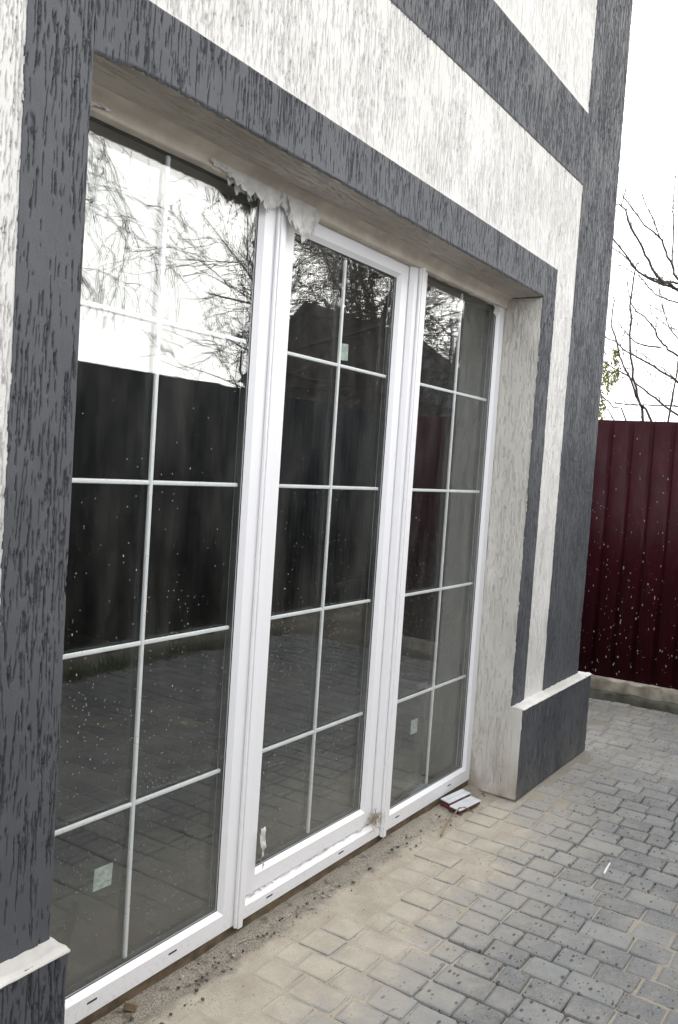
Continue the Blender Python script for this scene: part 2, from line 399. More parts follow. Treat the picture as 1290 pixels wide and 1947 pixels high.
while x < 4.97:
    y = (.040 if x < XP3 else 1.25)+rp.uniform(-.02, .004)
    prev = -1
    while y > -2.58:
        i = rp.choice([0, 1, 1, 1, 2])
        L = LENS[i]
        yy = y-L/2; xx = x+PITCH_X/2 + .010*math.sin(yy*2.1+1.0)+rp.uniform(-.0014, .0014)+.006*(yy)
        k = rp.randrange(4)
        inside = (xx > XR-.04 and xx < XP3+.03 and yy+L/2 > -YP-.005)
        if not inside or yy+L/2 < -YP+.05:
            stones.append((i, k, xx, yy, rp.uniform(-.0035, .002)-.0015*(rp.random() < .2), rp.uniform(-.012, .012), rp.uniform(-.012, .012), rp.uniform(-.012, .012)+rp.choice((0, math.pi))))
        y -= L+rp.choice((.002, .0035, .005, .008))
    x += PITCH_X+rp.uniform(-.001, .001)
def vis(s):
    q = project((s[2], s[3], 0))
    if q is None or not(-40 < q[0] < 1330 and -40 < q[1] < 1990): return 0
    if s[3] > .0 and s[2] < 1.0: pass
    return 1/q[2]**2*LENS[s[0]]
stones.sort(key=vis, reverse=True)
for s in stones[:300]:
    o = bpy.data.objects.new('paving_stone', pm[s[0], s[1]]); o.location = (s[2], s[3], s[4]); o.rotation_euler = s[5:8]; link(o, pav)
V = []; F4 = []; F8 = []
bmr = bmesh.new()
for s in stones[300:]:
    M4 = Matrix.Translation((s[2], s[3], s[4])) @ Matrix.Rotation(s[7], 4, 'Z') @ Matrix.Rotation(s[5], 4, 'X')
    n0 = len(bmr.verts); bmr.from_mesh(pm[s[0], s[1]]); bmr.verts.ensure_lookup_table()
    bmesh.ops.transform(bmr, matrix=M4, verts=bmr.verts[n0:])
me = bpy.data.meshes.new('paving_stones_far'); bmr.to_mesh(me); bmr.free(); setmat(me, M_paver)
o = link(bpy.data.objects.new('paving_stones_far', me), pav); tag(o, kind='stuff')

# ------------------------------------------------------------------ THE HOUSE
house = empty('house', (1.3, 0, 0))
tag(house, 'two-tone white and anthracite stucco house with three-part glazed door', 'house')
house.location = (0, 0, 0)
def groove_field(nu, nv, du, dv, dens, seed, wid=.0030, depth=.0090, lmed=.022):
    r = np.random.default_rng(seed); Hh = np.zeros((nv, nu))
    Wd, Ln = nu*du, nv*dv; N = int(dens*Wd*Ln)
    U = r.random(N*2)*Wd; Vv = r.random(N*2)*Ln
    keep = (fbm(U*9, Vv*4, 3, seed)-.5)*1.2+.5 > r.random(N*2)
    U, Vv = U[keep], Vv[keep]
    for u, v in zip(U, Vv):
        Lg = min(.12, lmed*math.exp(r.normal(0, .85))); k0 = int(v/dv); n = max(1, int(Lg/dv+.5))
        ww = wid*(r.uniform(.4, .8) if r.random() < .8 else r.uniform(.9, 1.5)); dd = depth*r.uniform(.6, 1.25); drift = r.normal(0, .05)*dv/du; cu = u/du
        for k in range(n):
            kk = k0+k
            if kk >= nv: break
            c = cu+drift*k+r.normal(0, .22); tp = min(1., .45+min(k, n-1-k)*.5)
            a = int(c-ww/du/2+.5); b_ = int(c+ww/du/2+.5)
            for j in range(max(a, 0), min(max(b_, a+1), nu)): Hh[kk, j] = max(Hh[kk, j], dd*tp)
    return Hh
def stucco_panel(name, org, ud, vd, nd, wu, hv, material, du=.0017, dv=.0062, dens=4600, seed=1, along='v', rag=.0016, off=0., warp=None, parent=None, depth=.009, lmed=.022, edges='lrbt', wid=.0030):
    """relief sheet: u across, v up, nd = outward normal, grooves run along v (or u)"""
    if along == 'u': du, dv = dv, du
    nu = max(3, int(round(wu/du))+1); nv = max(3, int(round(hv/dv))+1); du = wu/(nu-1); dv = hv/(nv-1)
    if along == 'v': G = groove_field(nu, nv, du, dv, dens, seed, wid=wid, depth=depth, lmed=lmed)
    else: G = groove_field(nv, nu, dv, du, dens, seed, wid=wid, depth=depth, lmed=lmed).T
    Uu, Vv = np.meshgrid(np.linspace(0, wu, nu), np.linspace(0, hv, nv))
    O, Ud, Vd, Nd = [np.array(q, float) for q in (org, ud, vd, nd)]
    h = -G+(fbm((Uu+O@Ud)*3+9, (Vv+O@Vd)*3+9, 3, 3)-.5)*.004+(fbm((Uu+O@Ud)*60+30, (Vv+O@Vd)*30+30, 2, 9)-.5)*.0012+off
    rg = (fbm(Uu*70+seed*3, Vv*70, 3, seed+30)-.5)*2*rag*2
    Ue = Uu.copy(); Ve = Vv.copy()
    for ch_, sl_ in (('l', (slice(None), 0)), ('r', (slice(None), -1))):
        if ch_ in edges: Ue[sl_] += rg[sl_]; h[sl_] = off-.006
    for ch_, sl_ in (('b', (0, slice(None))), ('t', (-1, slice(None)))):
        if ch_ in edges: Ve[sl_] += rg[sl_]; h[sl_] = off-.006
    if warp is not None: Ve = Ve+warp(Ue, Ve)
    P = O+Ue[..., None]*Ud+Ve[..., None]*Vd+h[..., None]*Nd
    ix = np.arange(nu*nv).reshape(nv, nu)
    Fq = np.stack([ix[:-1, :-1], ix[:-1, 1:], ix[1:, 1:], ix[1:, :-1]], -1).reshape(-1, 4)
    if np.dot(np.cross(Ud, Vd), Nd) < 0: Fq = Fq[:, ::-1]
    ob = bpy.data.objects.new(name, np_mesh(name, P.reshape(-1, 3), Fq, material)); link(ob, parent if parent is not None else house); return ob
FR = dict(ud=(1, 0, 0), vd=(0, 0, 1), nd=(0, -1, 0))
def fpanel(name, x0, x1, z0, z1, m, seed, **k):
    return stucco_panel(name, (x0, 0, z0), FR['ud'], FR['vd'], FR['nd'], x1-x0, z1-z0, m, seed=seed, **k)
WO = -.0025     # white fields sit a little behind the dark bands
DK, WH = 'dark_stucco_band', 'white_stucco_panel'
sag = lambda U, V: -.016*np.exp(-(U/.09)**2)*np.clip(1-V/.12, 0, 1)
NEAR = dict(du=.0015, dv=.0052)
WD = dict(off=WO, rag=0, edges='', depth=.0066, wid=.0022)
fpanel(WH, XA-.256, XA+.004, ZP, Z2+.004, M_white, 1, dens=3600, **WD, **NEAR)
fpanel(DK, XA, 0, ZP-.01, Z1, M_dark, 2, dens=2600, lmed=.026, edges='lrt', wid=.0027, **NEAR)
fpanel(DK, 0, XR, ZT, Z1, M_dark, 3, warp=sag, dens=3100, lmed=.026, edges='bt', wid=.0027, **NEAR)
fpanel(DK, XR, X1, ZP-.01, Z1, M_dark, 4, edges='lrt')
fpanel(WH, XA+.004, X1-.004, Z1-.004, Z2+.004, M_white, 5, du=.0018, dv=.0066, dens=5400, **WD)
fpanel(WH, X1-.004, X2+.004, ZP-.01, Z2+.004, M_white, 6, dens=5400, **WD)
fpanel(DK, -.8, X2, Z2, Z3, M_dark, 7, du=.0022, dv=.0075, dens=4600, edges='bt')
fpanel(DK, X2, X3, ZP-.01, ZTOP, M_dark, 8, du=.0019, dv=.0068, dens=4800, edges='lr')
fpanel(WH, 1.2, X2+.004, Z3-.004, ZTOP, M_white, 9, du=.0028, dv=.009, dens=4200, **WD)
fpanel(DK, -6, XA-.256, ZP-.01, Z2, M_dark, 11, du=.02, dv=.03, dens=10)
fpanel(WH, -6, 1.2, Z3-.004, ZTOP, M_white, 12, du=.02, dv=.03, dens=10, off=WO, rag=0)
fpanel(DK, -6, -.8, Z2, Z3, M_dark, 13, du=.02, dv=.03, dens=10)
# reveals and soffit
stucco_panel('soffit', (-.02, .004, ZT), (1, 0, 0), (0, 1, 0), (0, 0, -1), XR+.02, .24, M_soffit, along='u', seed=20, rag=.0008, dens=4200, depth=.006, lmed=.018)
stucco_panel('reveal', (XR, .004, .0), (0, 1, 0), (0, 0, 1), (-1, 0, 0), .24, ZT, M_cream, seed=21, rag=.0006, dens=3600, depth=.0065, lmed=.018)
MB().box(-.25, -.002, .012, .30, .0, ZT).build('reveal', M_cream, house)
# plinths
def plinth(x0, x1, cap, seed, left_end):
    stucco_panel('plinth', (x0, -YP, .0), (1, 0, 0), (0, 0, 1), (0, -1, 0), x1-x0, ZP-.004, M_dark, seed=seed, dens=4800, rag=.0008, off=.0)
    if left_end: stucco_panel('plinth_end', (x0-.001, -YP+.003, .0), (0, 1, 0), (0, 0, 1), (-1, 0, 0), YP+.01, ZP-.004, M_cream, seed=seed+1, dens=1500, rag=.0006, depth=.0035)
    else: stucco_panel('plinth_end', (x1+.001, -YP+.003, .0), (0, 1, 0), (0, 0, 1), (1, 0, 0), YP+.01, ZP-.004, M_dark, seed=seed+1, dens=1500, rag=.0006)
    # weathered mortar cap with a lumpy edge
    nu = int((x1-x0)/.008)+1; nv = 12
    U, V_ = np.meshgrid(np.linspace(x0-.003, x1+.002, nu), np.linspace(-YP-.0035, .012, nv))
    Z = ZP+(fbm(U*45, V_*45, 4, seed+5)-.5)*.009-.004*(V_ < -YP+.006)
    V_ = V_+(fbm(U*40, V_*3, 3, seed+6)-.5)*.004*(V_ < -YP+.004)
    Zb = Z.copy(); 
    ix = np.arange(nu*nv).reshape(nv, nu)
    Fq = np.stack([ix[:-1, :-1], ix[:-1, 1:], ix[1:, 1:], ix[1:, :-1]], -1).reshape(-1, 4)
    P = np.stack([U, V_, Z], -1).reshape(-1, 3)
    rim = np.concatenate([ix[0, ::-1], ix[:, 0], ix[-1, :], ix[::-1, -1]])
    Pl = P[rim].copy(); Pl[:, 2] = ZP-.008
    nb = len(P); k = np.arange(len(rim)-1)
    Fs = np.stack([rim[k], rim[k+1], nb+k+1, nb+k], -1)
    link(bpy.data.objects.new('plinth_cap', np_mesh('plinth_cap', np.vstack([P, Pl]), np.vstack([Fq, Fs]), M_ledge)), house)
plinth(XR, XP3, True, 30, True)
plinth(-.8, .004, True, 36, False)
MB().box(-6, -.8, -YP, .01, 0, ZP).build('plinth', M_dark, house)
# flank wall, roof, back
MB().box(X3-.012, X3, .006, 7.2, 0, ZTOP).build('side_wall', M_dark, house)
MB().box(X3, XP3, -YP+.006, 7.2, 0, ZP-.004).build('plinth', M_dark, house)
MB().box(-6, -5.99, .006, 7.2, 0, ZTOP).build('side_wall', M_white, house)
MB().box(-6, X3, 7.19, 7.2, 0, ZTOP).build('back_wall', M_white, house)
MB().box(-6.12, X3+.12, -.12, 7.3, ZTOP, ZTOP+.14).build('roof', M_roof, house)
# the room behind the glass
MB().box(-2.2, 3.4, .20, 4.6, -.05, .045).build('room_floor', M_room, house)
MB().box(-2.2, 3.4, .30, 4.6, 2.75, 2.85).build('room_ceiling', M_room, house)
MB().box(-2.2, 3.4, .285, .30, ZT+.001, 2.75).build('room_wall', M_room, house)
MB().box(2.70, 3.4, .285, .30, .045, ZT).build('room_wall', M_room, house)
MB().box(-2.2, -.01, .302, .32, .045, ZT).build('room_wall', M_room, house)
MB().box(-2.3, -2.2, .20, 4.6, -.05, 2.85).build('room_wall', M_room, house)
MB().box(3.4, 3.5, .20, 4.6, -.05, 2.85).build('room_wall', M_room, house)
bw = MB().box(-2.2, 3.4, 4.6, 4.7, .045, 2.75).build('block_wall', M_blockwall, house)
bme = None
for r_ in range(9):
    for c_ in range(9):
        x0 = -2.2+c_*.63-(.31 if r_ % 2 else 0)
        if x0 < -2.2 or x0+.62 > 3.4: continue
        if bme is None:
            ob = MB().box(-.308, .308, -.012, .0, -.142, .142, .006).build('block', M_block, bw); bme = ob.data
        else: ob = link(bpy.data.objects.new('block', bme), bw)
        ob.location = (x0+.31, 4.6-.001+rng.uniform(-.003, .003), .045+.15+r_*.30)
# foam/plaster strip above the frames, timber under them
nu = 300; U = np.linspace(.0, XR-.002, nu); prof = [(.30, 2.352), (.179, 2.352), (.1745, 2.360), (.176, 2.385), (.165, 2.396), (.150, 2.4035)]
P = []
for j, (y_, z_) in enumerate(prof):
    a = (fbm(U*14+j, U*0+j*3.3, 4, 50+j)-.5)*.003*(j > 0); c_ = (fbm(U*20+j, U*0+j*7.1, 4, 70+j)-.5)*.004*(j in (1, 2, 3, 4))
    P.append(np.stack([U, y_+a, z_+c_], -1))
P = np.array(P); ix = np.arange(P.shape[0]*nu).reshape(-1, nu)
Fq = np.stack([ix[:-1, :-1], ix[:-1, 1:], ix[1:, 1:], ix[1:, :-1]], -1).reshape(-1, 4)
link(bpy.data.objects.new('plaster_strip', np_mesh('plaster_strip', P.reshape(-1, 3), Fq, M_beige, True)), house)
tb = MB()
for a, b_ in ((-.01, .86), (.862, 1.79), (1.793, XR-.004)): tb.box(a, b_, YW+.006, .30, -.03, .041+rng.uniform(-.003, .003), .002)
tb.build('timber_sill', M_timber, house)

# ---- frames
def rail_frame(mb, x0, x1, z0, z1, wl_, wr, wb, wt, y0, y1, bev=.004):
    """mitred frame with a sloped inner edge"""
    ys_ = [(0, y0+.0), (1, y0), (1, y1)]
    o = [(x0, z0), (x1, z0), (x1, z1), (x0, z1)]
    i_ = [(x0+wl_, z0+wb), (x1-wr, z0+wb), (x1-wr, z1-wt), (x0+wl_, z1-wt)]
    s = .016
    m_ = [(x0+wl_-s, z0+wb-s), (x1-wr+s, z0+wb-s), (x1-wr+s, z1-wt+s), (x0+wl_-s, z1-wt+s)]
    e = .0025
    loops = [[(x, y1, z) for x, z in o], [(x, y0+e, z) for x, z in o],
             [(x+e*(1 if k in (0, 3) else -1), y0, z+e*(1 if k in (0, 1) else -1)) for k, (x, z) in enumerate(o)],
             [(x, y0, z) for x, z in m_], [(x, y0+.0135, z) for x, z in i_], [(x, y1, z) for x, z in i_]]
    vv = [[mb.bm.verts.new(p) for p in lp] for lp in loops]
    for a, b_ in zip(vv, vv[1:]+[vv[0]]):
        for k in range(4): mb.bm.faces.new((a[k], a[(k+1) % 4], b_[(k+1) % 4], b_[k]))
    return mb
def unit_glass(parent, x0, x1, z0, z1, yo, bars_z, mx_, stk=None):
    """double glazing with the glazing bars between the panes"""
    MB().box(x0, x1, yo, yo+.004, z0, z1).build('glass_pane', M_glass, parent)
    MB().box(x0, x1, yo+.024, yo+.028, z0, z1).build('glass_pane', M_glass_in, parent)
    sp = MB()
    t = .009
    for a in ((x0, x0+t, z0, z1), (x1-t, x1, z0, z1), (x0+t, x1-t, z0, z0+t), (x0+t, x1-t, z1-t, z1)):
        sp.box(a[0], a[1], yo+.0045, yo+.0235, a[2], a[3])
    sp.build('spacer', M_spacer, parent)
    g = MB()
    t = .005
    for a in ((x0-.004, x0+t, z0, z1), (x1-t, x1+.004, z0, z1), (x0+t, x1-t, z0-.004, z0+t), (x0+t, x1-t, z1-t, z1+.004)):
        g.box(a[0], a[1], yo-.003, yo-.0003, a[2], a[3])
    g.build('rubber_seal', M_gasket, parent)
    def bar(a, b_, horizontal):
        m_ = MB(); h = .0062
        if horizontal: m_.box(a[0], b_[0], yo+.0095, yo+.0185, a[1]-h, a[1]+h, .003, 2)
        else: m_.box(a[0]-h, a[0]+h, yo+.0092, yo+.0188, a[1], b_[1], .003, 2)
        m_.build('glazing_bar', M_bar, parent, True)
    bar((mx_, z0+.011), (mx_, z1-.011), False)
    for z in bars_z:
        bar((x0+.011, z), (mx_-.0064, z), True); bar((mx_+.0064, z), (x1-.011, z), True)
    if stk:
        for (sx, sz, rot, sw, sh) in stk:
            q = MB().box(-sw/2, sw/2, -.0006, 0, -sh/2, sh/2).build('sticker', M_stick, parent); q.location = (sx, yo+.0237, sz); q.rotation_euler = (0, rot, 0)
BZ = [1.9088, 1.4699, 1.0262, .5718]
def slots(parent, xs_, y, z):
    for q in xs_:
        MB().box(q-.017, q+.017, y-.0012, y+.002, z-.0028, z+.0028, .001).build('drain_slot', M_slot, parent)
ZB, ZU = .045, 2.43
wl1 = rail_frame(MB(), -.02, J1-.001, ZB, ZU, .075, .076, .074, .074, YW, YW+.047).build('fixed_window', M_pvc, house, label='left fixed pane in white plastic frame')
unit_glass(wl1, .055-.003, .806+.003, .119-.003, 2.359, YW+.0165, BZ, .4378, [(.351, .390, 0.04, .064, .062)])
slots(wl1, (.30, .60), YW, .082)
wr1 = rail_frame(MB(), J2+.001, XR-.004, ZB, ZU, .072, .068, .076, .076, YW, YW+.047).build('fixed_window', M_pvc, house, label='right fixed pane in white plastic frame')
unit_glass(wr1, 1.8755-.003, XR-.072+.003, .121-.003, 2.357, YW+.0165, BZ, 2.240, [(2.10, .424, .02, .060, .064)])
slots(wr1, (1.93, 2.42), YW, .080)
dr = rail_frame(MB(), J1+.001, J2-.001, ZB, ZU, .062, .060, .060, .066, YW, YW+.075).build('glazed_door', M_pvc, house, label='hinged middle door in white plastic frame')
slots(dr, (1.06, 1.50), YW, .073)
sx0, sx1, sz0, sz1 = J1+.064, J2-.062-.045, .108, 2.352
# a second frame post on the right, then the sash
sash = rail_frame(MB(), sx0, J2-.066, sz0, sz1, .062, .066, .074, .060, YW+.017, YW+.064).build('sash', M_pvc, dr)
unit_glass(dr, sx0+.059, J2-.066-.063, sz0+.071, sz1-.057, YW+.0335, BZ, 1.335, [(1.377, 1.963, -.05, .056, .06)])
hd = MB().box(1.668, 1.694, YW+.087, YW+.10, .98, 1.13, .004); hd.tube([(1.681, YW+.10, 1.09), (1.681, YW+.14, 1.09), (1.62, YW+.15, 1.085), (1.57, YW+.15, 1.08)], .009, 8)
hd.build('handle', M_handle, dr)
for xj, wd in ((J1-.010, .036), (J2-.016, .036)):
    st = MB().box(xj, xj+.012, YW-.010, YW-.0005, .040, 2.36, .002); st.box(xj+.0125, xj+wd, YW-.013, YW-.0006, .034, 2.36, .003, 2)
    st.build('coupling_strip', M_pvc, house)
# debris ledge between sash and frame: dirt, flakes of film, a straw tangle
lb = bmesh.new(); rr = random.Random(3)
for k in range(150):
    px_ = rr.uniform(J1+.066, J2-.07); s_ = rr.uniform(.003, .009)*(1.4 if px_ < 1.1 else 1)
    c_ = Vector((px_, YW+rr.uniform(.004, .016), .1075+rr.uniform(0, .004)))
    v_ = [lb.verts.new(c_+Vector((rr.uniform(-s_, s_)*1.8, rr.uniform(-s_, s_)*.5, rr.uniform(-.3*s_, s_*.8)))) for _ in range(4)]
    for t_ in ((0, 1, 2), (0, 1, 3), (1, 2, 3), (0, 2, 3)): lb.faces.new([v_[q] for q in t_])
me = bpy.data.meshes.new('film_flakes'); lb.to_mesh(me); lb.free(); setmat(me, M_ledge); tag(link(bpy.data.objects.new('film_flakes', me), house), kind='stuff')
tg = MB()
for k in range(70):
    c_ = Vector((1.735, YW-.004, .125)); p0 = c_+Vector((rr.gauss(0, .014), rr.gauss(0, .006), rr.gauss(0, .014))); d_ = Vector((rr.gauss(0, 1), rr.gauss(0, .5), rr.gauss(.35, .8))).normalized()
    pts_ = [p0]
    for q in range(4): d_ = (d_+Vector((rr.gauss(0, .5), rr.gauss(0, .3), rr.gauss(0, .5)))).normalized(); pts_.append(pts_[-1]+d_*.010)
    tg.tube(pts_, .0007, 3)
tag(tg.build('straw_tangle', M_straw), 'small tangle of dry straw in the lower corner of the door', 'straw')
# torn film
def rag(name, x0, x1, ztop, drop, y, seed, rough=.5, nxs=46, nzs=16):
    U, T = np.meshgrid(np.linspace(0, 1, nxs), np.linspace(0, 1, nzs))
    X = x0+U*(x1-x0); d_ = np.interp(U, np.linspace(0, 1, len(drop)), drop)
    jag = 1+rough*(fbm(X*75, X*0+seed, 3, seed)-.5)*2+rough*.5*(vnoise(X*260, X*0, seed+2)-.5)
    Z = ztop-T*d_*jag; X = X+(fbm(X*30, Z*30, 3, seed+4)-.5)*.03*T
    Y = y-.004-T*.006+(fbm(X*60, Z*60, 4, seed+7)-.5)*.034*(.3+T*.7)
    ix = np.arange(nxs*nzs).reshape(nzs, nxs)
    Fq = np.stack([ix[:-1, :-1], ix[:-1, 1:], ix[1:, 1:], ix[1:, :-1]], -1).reshape(-1, 4)
    ob = link(bpy.data.objects.new(name, np_mesh(name, np.stack([X, Y, Z], -1).reshape(-1, 3), Fq, M_film, True)), house)
    sm = ob.modifiers.new('thickness', 'SOLIDIFY'); sm.thickness = .0014; return ob
rag('torn_film', .55, .88, 2.374, [.012, .016, .03, .038, .06, .045, .072, .06, .045], YW-.014, 3, .45, 80, 14)
rag('torn_film', .62, .80, 2.366, [.01, .03, .032, .05, .042, .055, .05, .03], YW+.002, 8, .5, 60, 14)
rag('torn_film', .865, 1.045, 2.374, [.03, .05, .07, .085, .11, .10, .06, .02], YW-.018, 14, .45, 60, 18)
rag('torn_film', .89, .975, 2.366, [.03, .06, .07, .10, .07, .06, .03], YW-.024, 19, .5, 40, 14)
rag('torn_film', 1.0, 1.06, 2.365, [.03, .055, .07, .05, .02], YW-.014, 22, .5, 30, 14)
rag('torn_film', .03, .20, 2.372, [.05, .045, .04, .010, .006], YW-.012, 25)
rag('torn_film', 2.515, 2.575, 2.352, [.03, .055, .06, .03, .02], YW+.006, 29)
rag('torn_film', .998, 1.022, .325, [.11, .13, .12, .10], YW+.012, 35, .4, 14, 24)

# ------------------------------------------------------------------ MAROON FENCE (right)
SK = R(-3.33)
def fence(name, p0, dirv, length, zb, zt, material, pitch, label, sheet=1.15, first=None):
    root = empty(name, (p0[0], p0[1], 0)); tag(root, label, 'fence')
    ang = math.atan2(dirv[1], dirv[0])
    n = int(math.ceil(length/sheet)); me = None
    for k in range(n):
        ribs = int(round(sheet/pitch)); pr = []
        for r_ in range(ribs):
            b_ = r_*pitch
            pr += [(b_, 0), (b_+pitch*.72, 0), (b_+pitch*.76, .009), (b_+pitch*.94, .009), (b_+pitch*.98, 0)]
        pr.append((ribs*pitch+.004, 0.0))
        if me is None:
            V_ = [(a, c_, z) for z in (zb, zt) for a, c_ in pr]; V_ += [(a, c_+.0012, z) for z in (zb, zt) for a, c_ in pr]
            m_ = len(pr); Fq = []
            for q in range(m_-1):
                Fq.append((q, q+1, m_+q+1, m_+q)); Fq.append((2*m_+q+1, 2*m_+q, 3*m_+q, 3*m_+q+1))
                Fq.append((q+1, q, 2*m_+q, 2*m_+q+1)); Fq.append((m_+q, m_+q+1, 3*m_+q+1, 3*m_+q))
            me = np_mesh('sheet', V_, Fq, material)
        ob = bpy.data.objects.new('sheet', me); link(ob, root); ob.location = (k*ribs*pitch, .0008*(k % 2), 0)
    root.rotation_euler = (0, 0, ang)
    for k in range(n+1):
        ob = MB().box(k*sheet-.03, k*sheet+.03, .05, .11, 0, zt-.06, .003).build('post', material, root)
    for z in (zb+.25, zt-.3): MB().box(0, n*sheet, .014, .048, z-.02, z+.02).build('rail', material, root)
    return root
fx = lambda y: 5.06+math.tan(-SK)*(-y)
# the sheet runs along -y; local +y (ribs, posts) must point away from the yard (+x)
fd = (math.tan(-SK), -1)
fen = fence('metal_fence', (fx(1.6), 1.6), fd, 3.3, .142, 2.011, M_maroon, .1425, 'maroon corrugated metal fence splashed with mortar at the end of yard', 1.1425-.0025)
ns = 800; sb = bmesh.new(); rs = random.Random(9)
for k in range(ns):
    y_ = rs.uniform(-1.6, .5); z_ = .15+1.85*min(1, abs(rs.gauss(0, .5))) if rs.random() < .85 else rs.uniform(.2, 1.95)
    if z_ > 1.98: continue
    s_ = rs.choice((.0014, .0018, .0022, .003, .0045)) * rs.uniform(.7, 1.25); e_ = rs.uniform(1.0, 3.2)
    c_ = Vector((fx(y_)-.0005, y_, z_)); n_ = 7
    rim = [sb.verts.new(c_+Vector((0.001, math.cos(t)*s_*rs.uniform(.7, 1.2), math.sin(t)*s_*e_*rs.uniform(.8, 1.2)))) for t in [2*math.pi*q/n_ for q in range(n_)]]
    top = sb.verts.new(c_+Vector((-.002, 0, 0)))
    for q in range(n_): sb.faces.new((rim[q], rim[(q+1) % n_], top))
me = bpy.data.meshes.new('mortar_splash'); sb.to_mesh(me); sb.free(); setmat(me, M_mortar)
so_ = bpy.data.objects.new('mortar_splash', me); link(so_); so_.parent = fen; bpy.context.view_layer.update(); so_.matrix_parent_inverse = fen.matrix_world.inverted(); tag(so_, kind='stuff')
# lumpy concrete footing in two steps
def footing(name, x_in, x_out, z0, z1, material, seed, label, cat):
    n = 260; Yv = np.linspace(1.7, -1.85, n); prof_ = [(x_in, z0-.08), (x_in, z0), (x_in+.006, z1-.012), (x_in+.016, z1), (x_out, z1+.004), (x_out, z0-.08)]
    P_ = []
    for j, (a, z_) in enumerate(prof_):
        w_ = (fbm(Yv*9+j, Yv*0+j*5, 4, seed)-.5)*.045*(j in (1, 2, 3)); h_ = (fbm(Yv*11+j, Yv*0+j*9, 4, seed+5)-.5)*.03*(j in (2, 3, 4))
        P_.append(np.stack([a+w_+np.tan(-SK)*(-Yv), Yv, z_+h_], -1))
    P_ = np.array(P_); ix_ = np.arange(P_.shape[0]*n).reshape(-1, n)
    Fq = np.stack([ix_[:-1, :-1], ix_[:-1, 1:], ix_[1:, 1:], ix_[1:, :-1]], -1).reshape(-1, 4)
    ob = link(bpy.data.objects.new(name, np_mesh(name, P_.reshape(-1, 3), Fq, material))); tag(ob, label, cat)
footing('fence_footing', 5.0, 5.3, .02, .130, M_conc, 80, 'rough pale concrete footing strip under the maroon fence', 'footing')
footing('drain_kerb', 4.945, 5.02, .0, .055, M_conc_d, 90, 'low damp concrete kerb in front of the fence footing', 'kerb')

# ------------------------------------------------------------------ FENCE OPPOSITE (seen mirrored in the glass)
fence('metal_fence', (-7.0, -3.02), (1, 0), 20.5, .06, 2.17, M_black, .1425, 'dark anthracite metal fence mirrored in the door glass', 1.14)
bpy.data.objects['metal_fence.001'].scale = (1, -1, 1)
g_ = bmesh.new(); rg_ = random.Random(4)
for k in range(5200):
    x_ = rg_.uniform(-2.5, 5.0); y_ = -2.62-abs(rg_.gauss(0, .16))
    if y_ < -2.98: continue
    h_ = rg_.uniform(.04, .13); a_ = rg_.uniform(0, 6.28); w_ = .004
    p_ = Vector((x_, y_, -.03)); s_ = Vector((math.cos(a_)*w_, math.sin(a_)*w_, 0)); t_ = Vector((rg_.gauss(0, .03), rg_.gauss(0, .03), h_))
    g_.faces.new([g_.verts.new(p_-s_), g_.verts.new(p_+s_), g_.verts.new(p_+t_)])
me = bpy.data.meshes.new('grass'); g_.to_mesh(me); g_.free(); setmat(me, M_grass)
tag(link(bpy.data.objects.new('grass', me)), 'thin grass strip along the dark fence mirrored in the glass', 'grass', kind='stuff')

# ------------------------------------------------------------------ NEIGHBOUR HOUSE (mirrored)
nh = empty('neighbour_house', (21, -12, 0)); tag(nh, 'neighbouring house with dark hipped roof mirrored in the door glass', 'house')
nh.location = (0, 0, 0)
MB().box(15.9, 23.6, -12.1, -8.4, 0, 3.5).build('wall', M_hwall, nh)
rf = MB(); ro = rf.bm
pv = [ro.verts.new(p) for p in [(15.4, -8.0, 3.2), (24.0, -8.0, 3.2), (24.0, -12.5, 3.5), (15.4, -12.5, 3.5), (15.4, -10.5, 5.43), (20.97, -10.5, 5.48)]]
for f_ in ((0, 1, 5, 4), (1, 2, 5), (2, 3, 4, 5), (3, 0, 4), (3, 2, 1, 0)): ro.faces.new([pv[q] for q in f_])
rfo = rf.build('roof', M_roof, nh)
for xx in (17.4, 19.9, 22.4):
    wo_ = MB().box(xx-.6, xx+.6, -8.4, -8.34, 1.1, 2.5).build('window', M_bar, nh); MB().box(xx-.53, xx+.53, -8.345, -8.33, 1.17, 2.43).build('pane', M_wpane, wo_)

# ------------------------------------------------------------------ TREES
def smooth_pts(pts, n=3):
    out_ = []
    P_ = [pts[0]]+list(pts)+[pts[-1]]
    for i in range(1, len(P_)-2):
        for k in range(n):
            t = k/n; a, b_, c_, d_ = P_[i-1], P_[i], P_[i+1], P_[i+2]
            out_.append(.5*((2*b_)+(c_-a)*t+(2*a-5*b_+4*c_-d_)*t*t+(3*b_-a-3*c_+d_)*t**3))
    out_.append(pts[-1]); return out_
def limb(bm, pts, r0, r1, rnd, n=5, twig=0., tl=.25, tr=.0022, sub=3):
    pts = smooth_pts([Vector(p) for p in pts], sub)
    pts = [p+Vector((rnd.gauss(0, 1), rnd.gauss(0, 1), rnd.gauss(0, 1)))*min(.006, r0*.4) for p in pts]
    m_ = len(pts); rad = [r0+(r1-r0)*(i/(m_-1)) for i in range(m_)]
    tube_bm(bm, pts, rad, n)
    for i in range(1, m_):
        seg = pts[i]-pts[i-1]
        k = seg.length*twig; cnt = int(k)+(rnd.random() < k-int(k))
        for _ in range(cnt):
            p = pts[i-1].lerp(pts[i], rnd.random()); d_ = (seg.normalized()*rnd.uniform(.4, 1)+Vector((rnd.gauss(0, .5), rnd.gauss(0, .5), rnd.gauss(.3, .5)))).normalized()
            L_ = tl*rnd.uniform(.3, 1.2); q = [p]
            for _2 in range(3): d_ = (d_+Vector((rnd.gauss(0, .18), rnd.gauss(0, .18), rnd.gauss(.05, .18)))).normalized(); q.append(q[-1]+d_*L_/3)
            tube_bm(bm, q, [tr, tr*.85, tr*.7, tr*.45], 3)
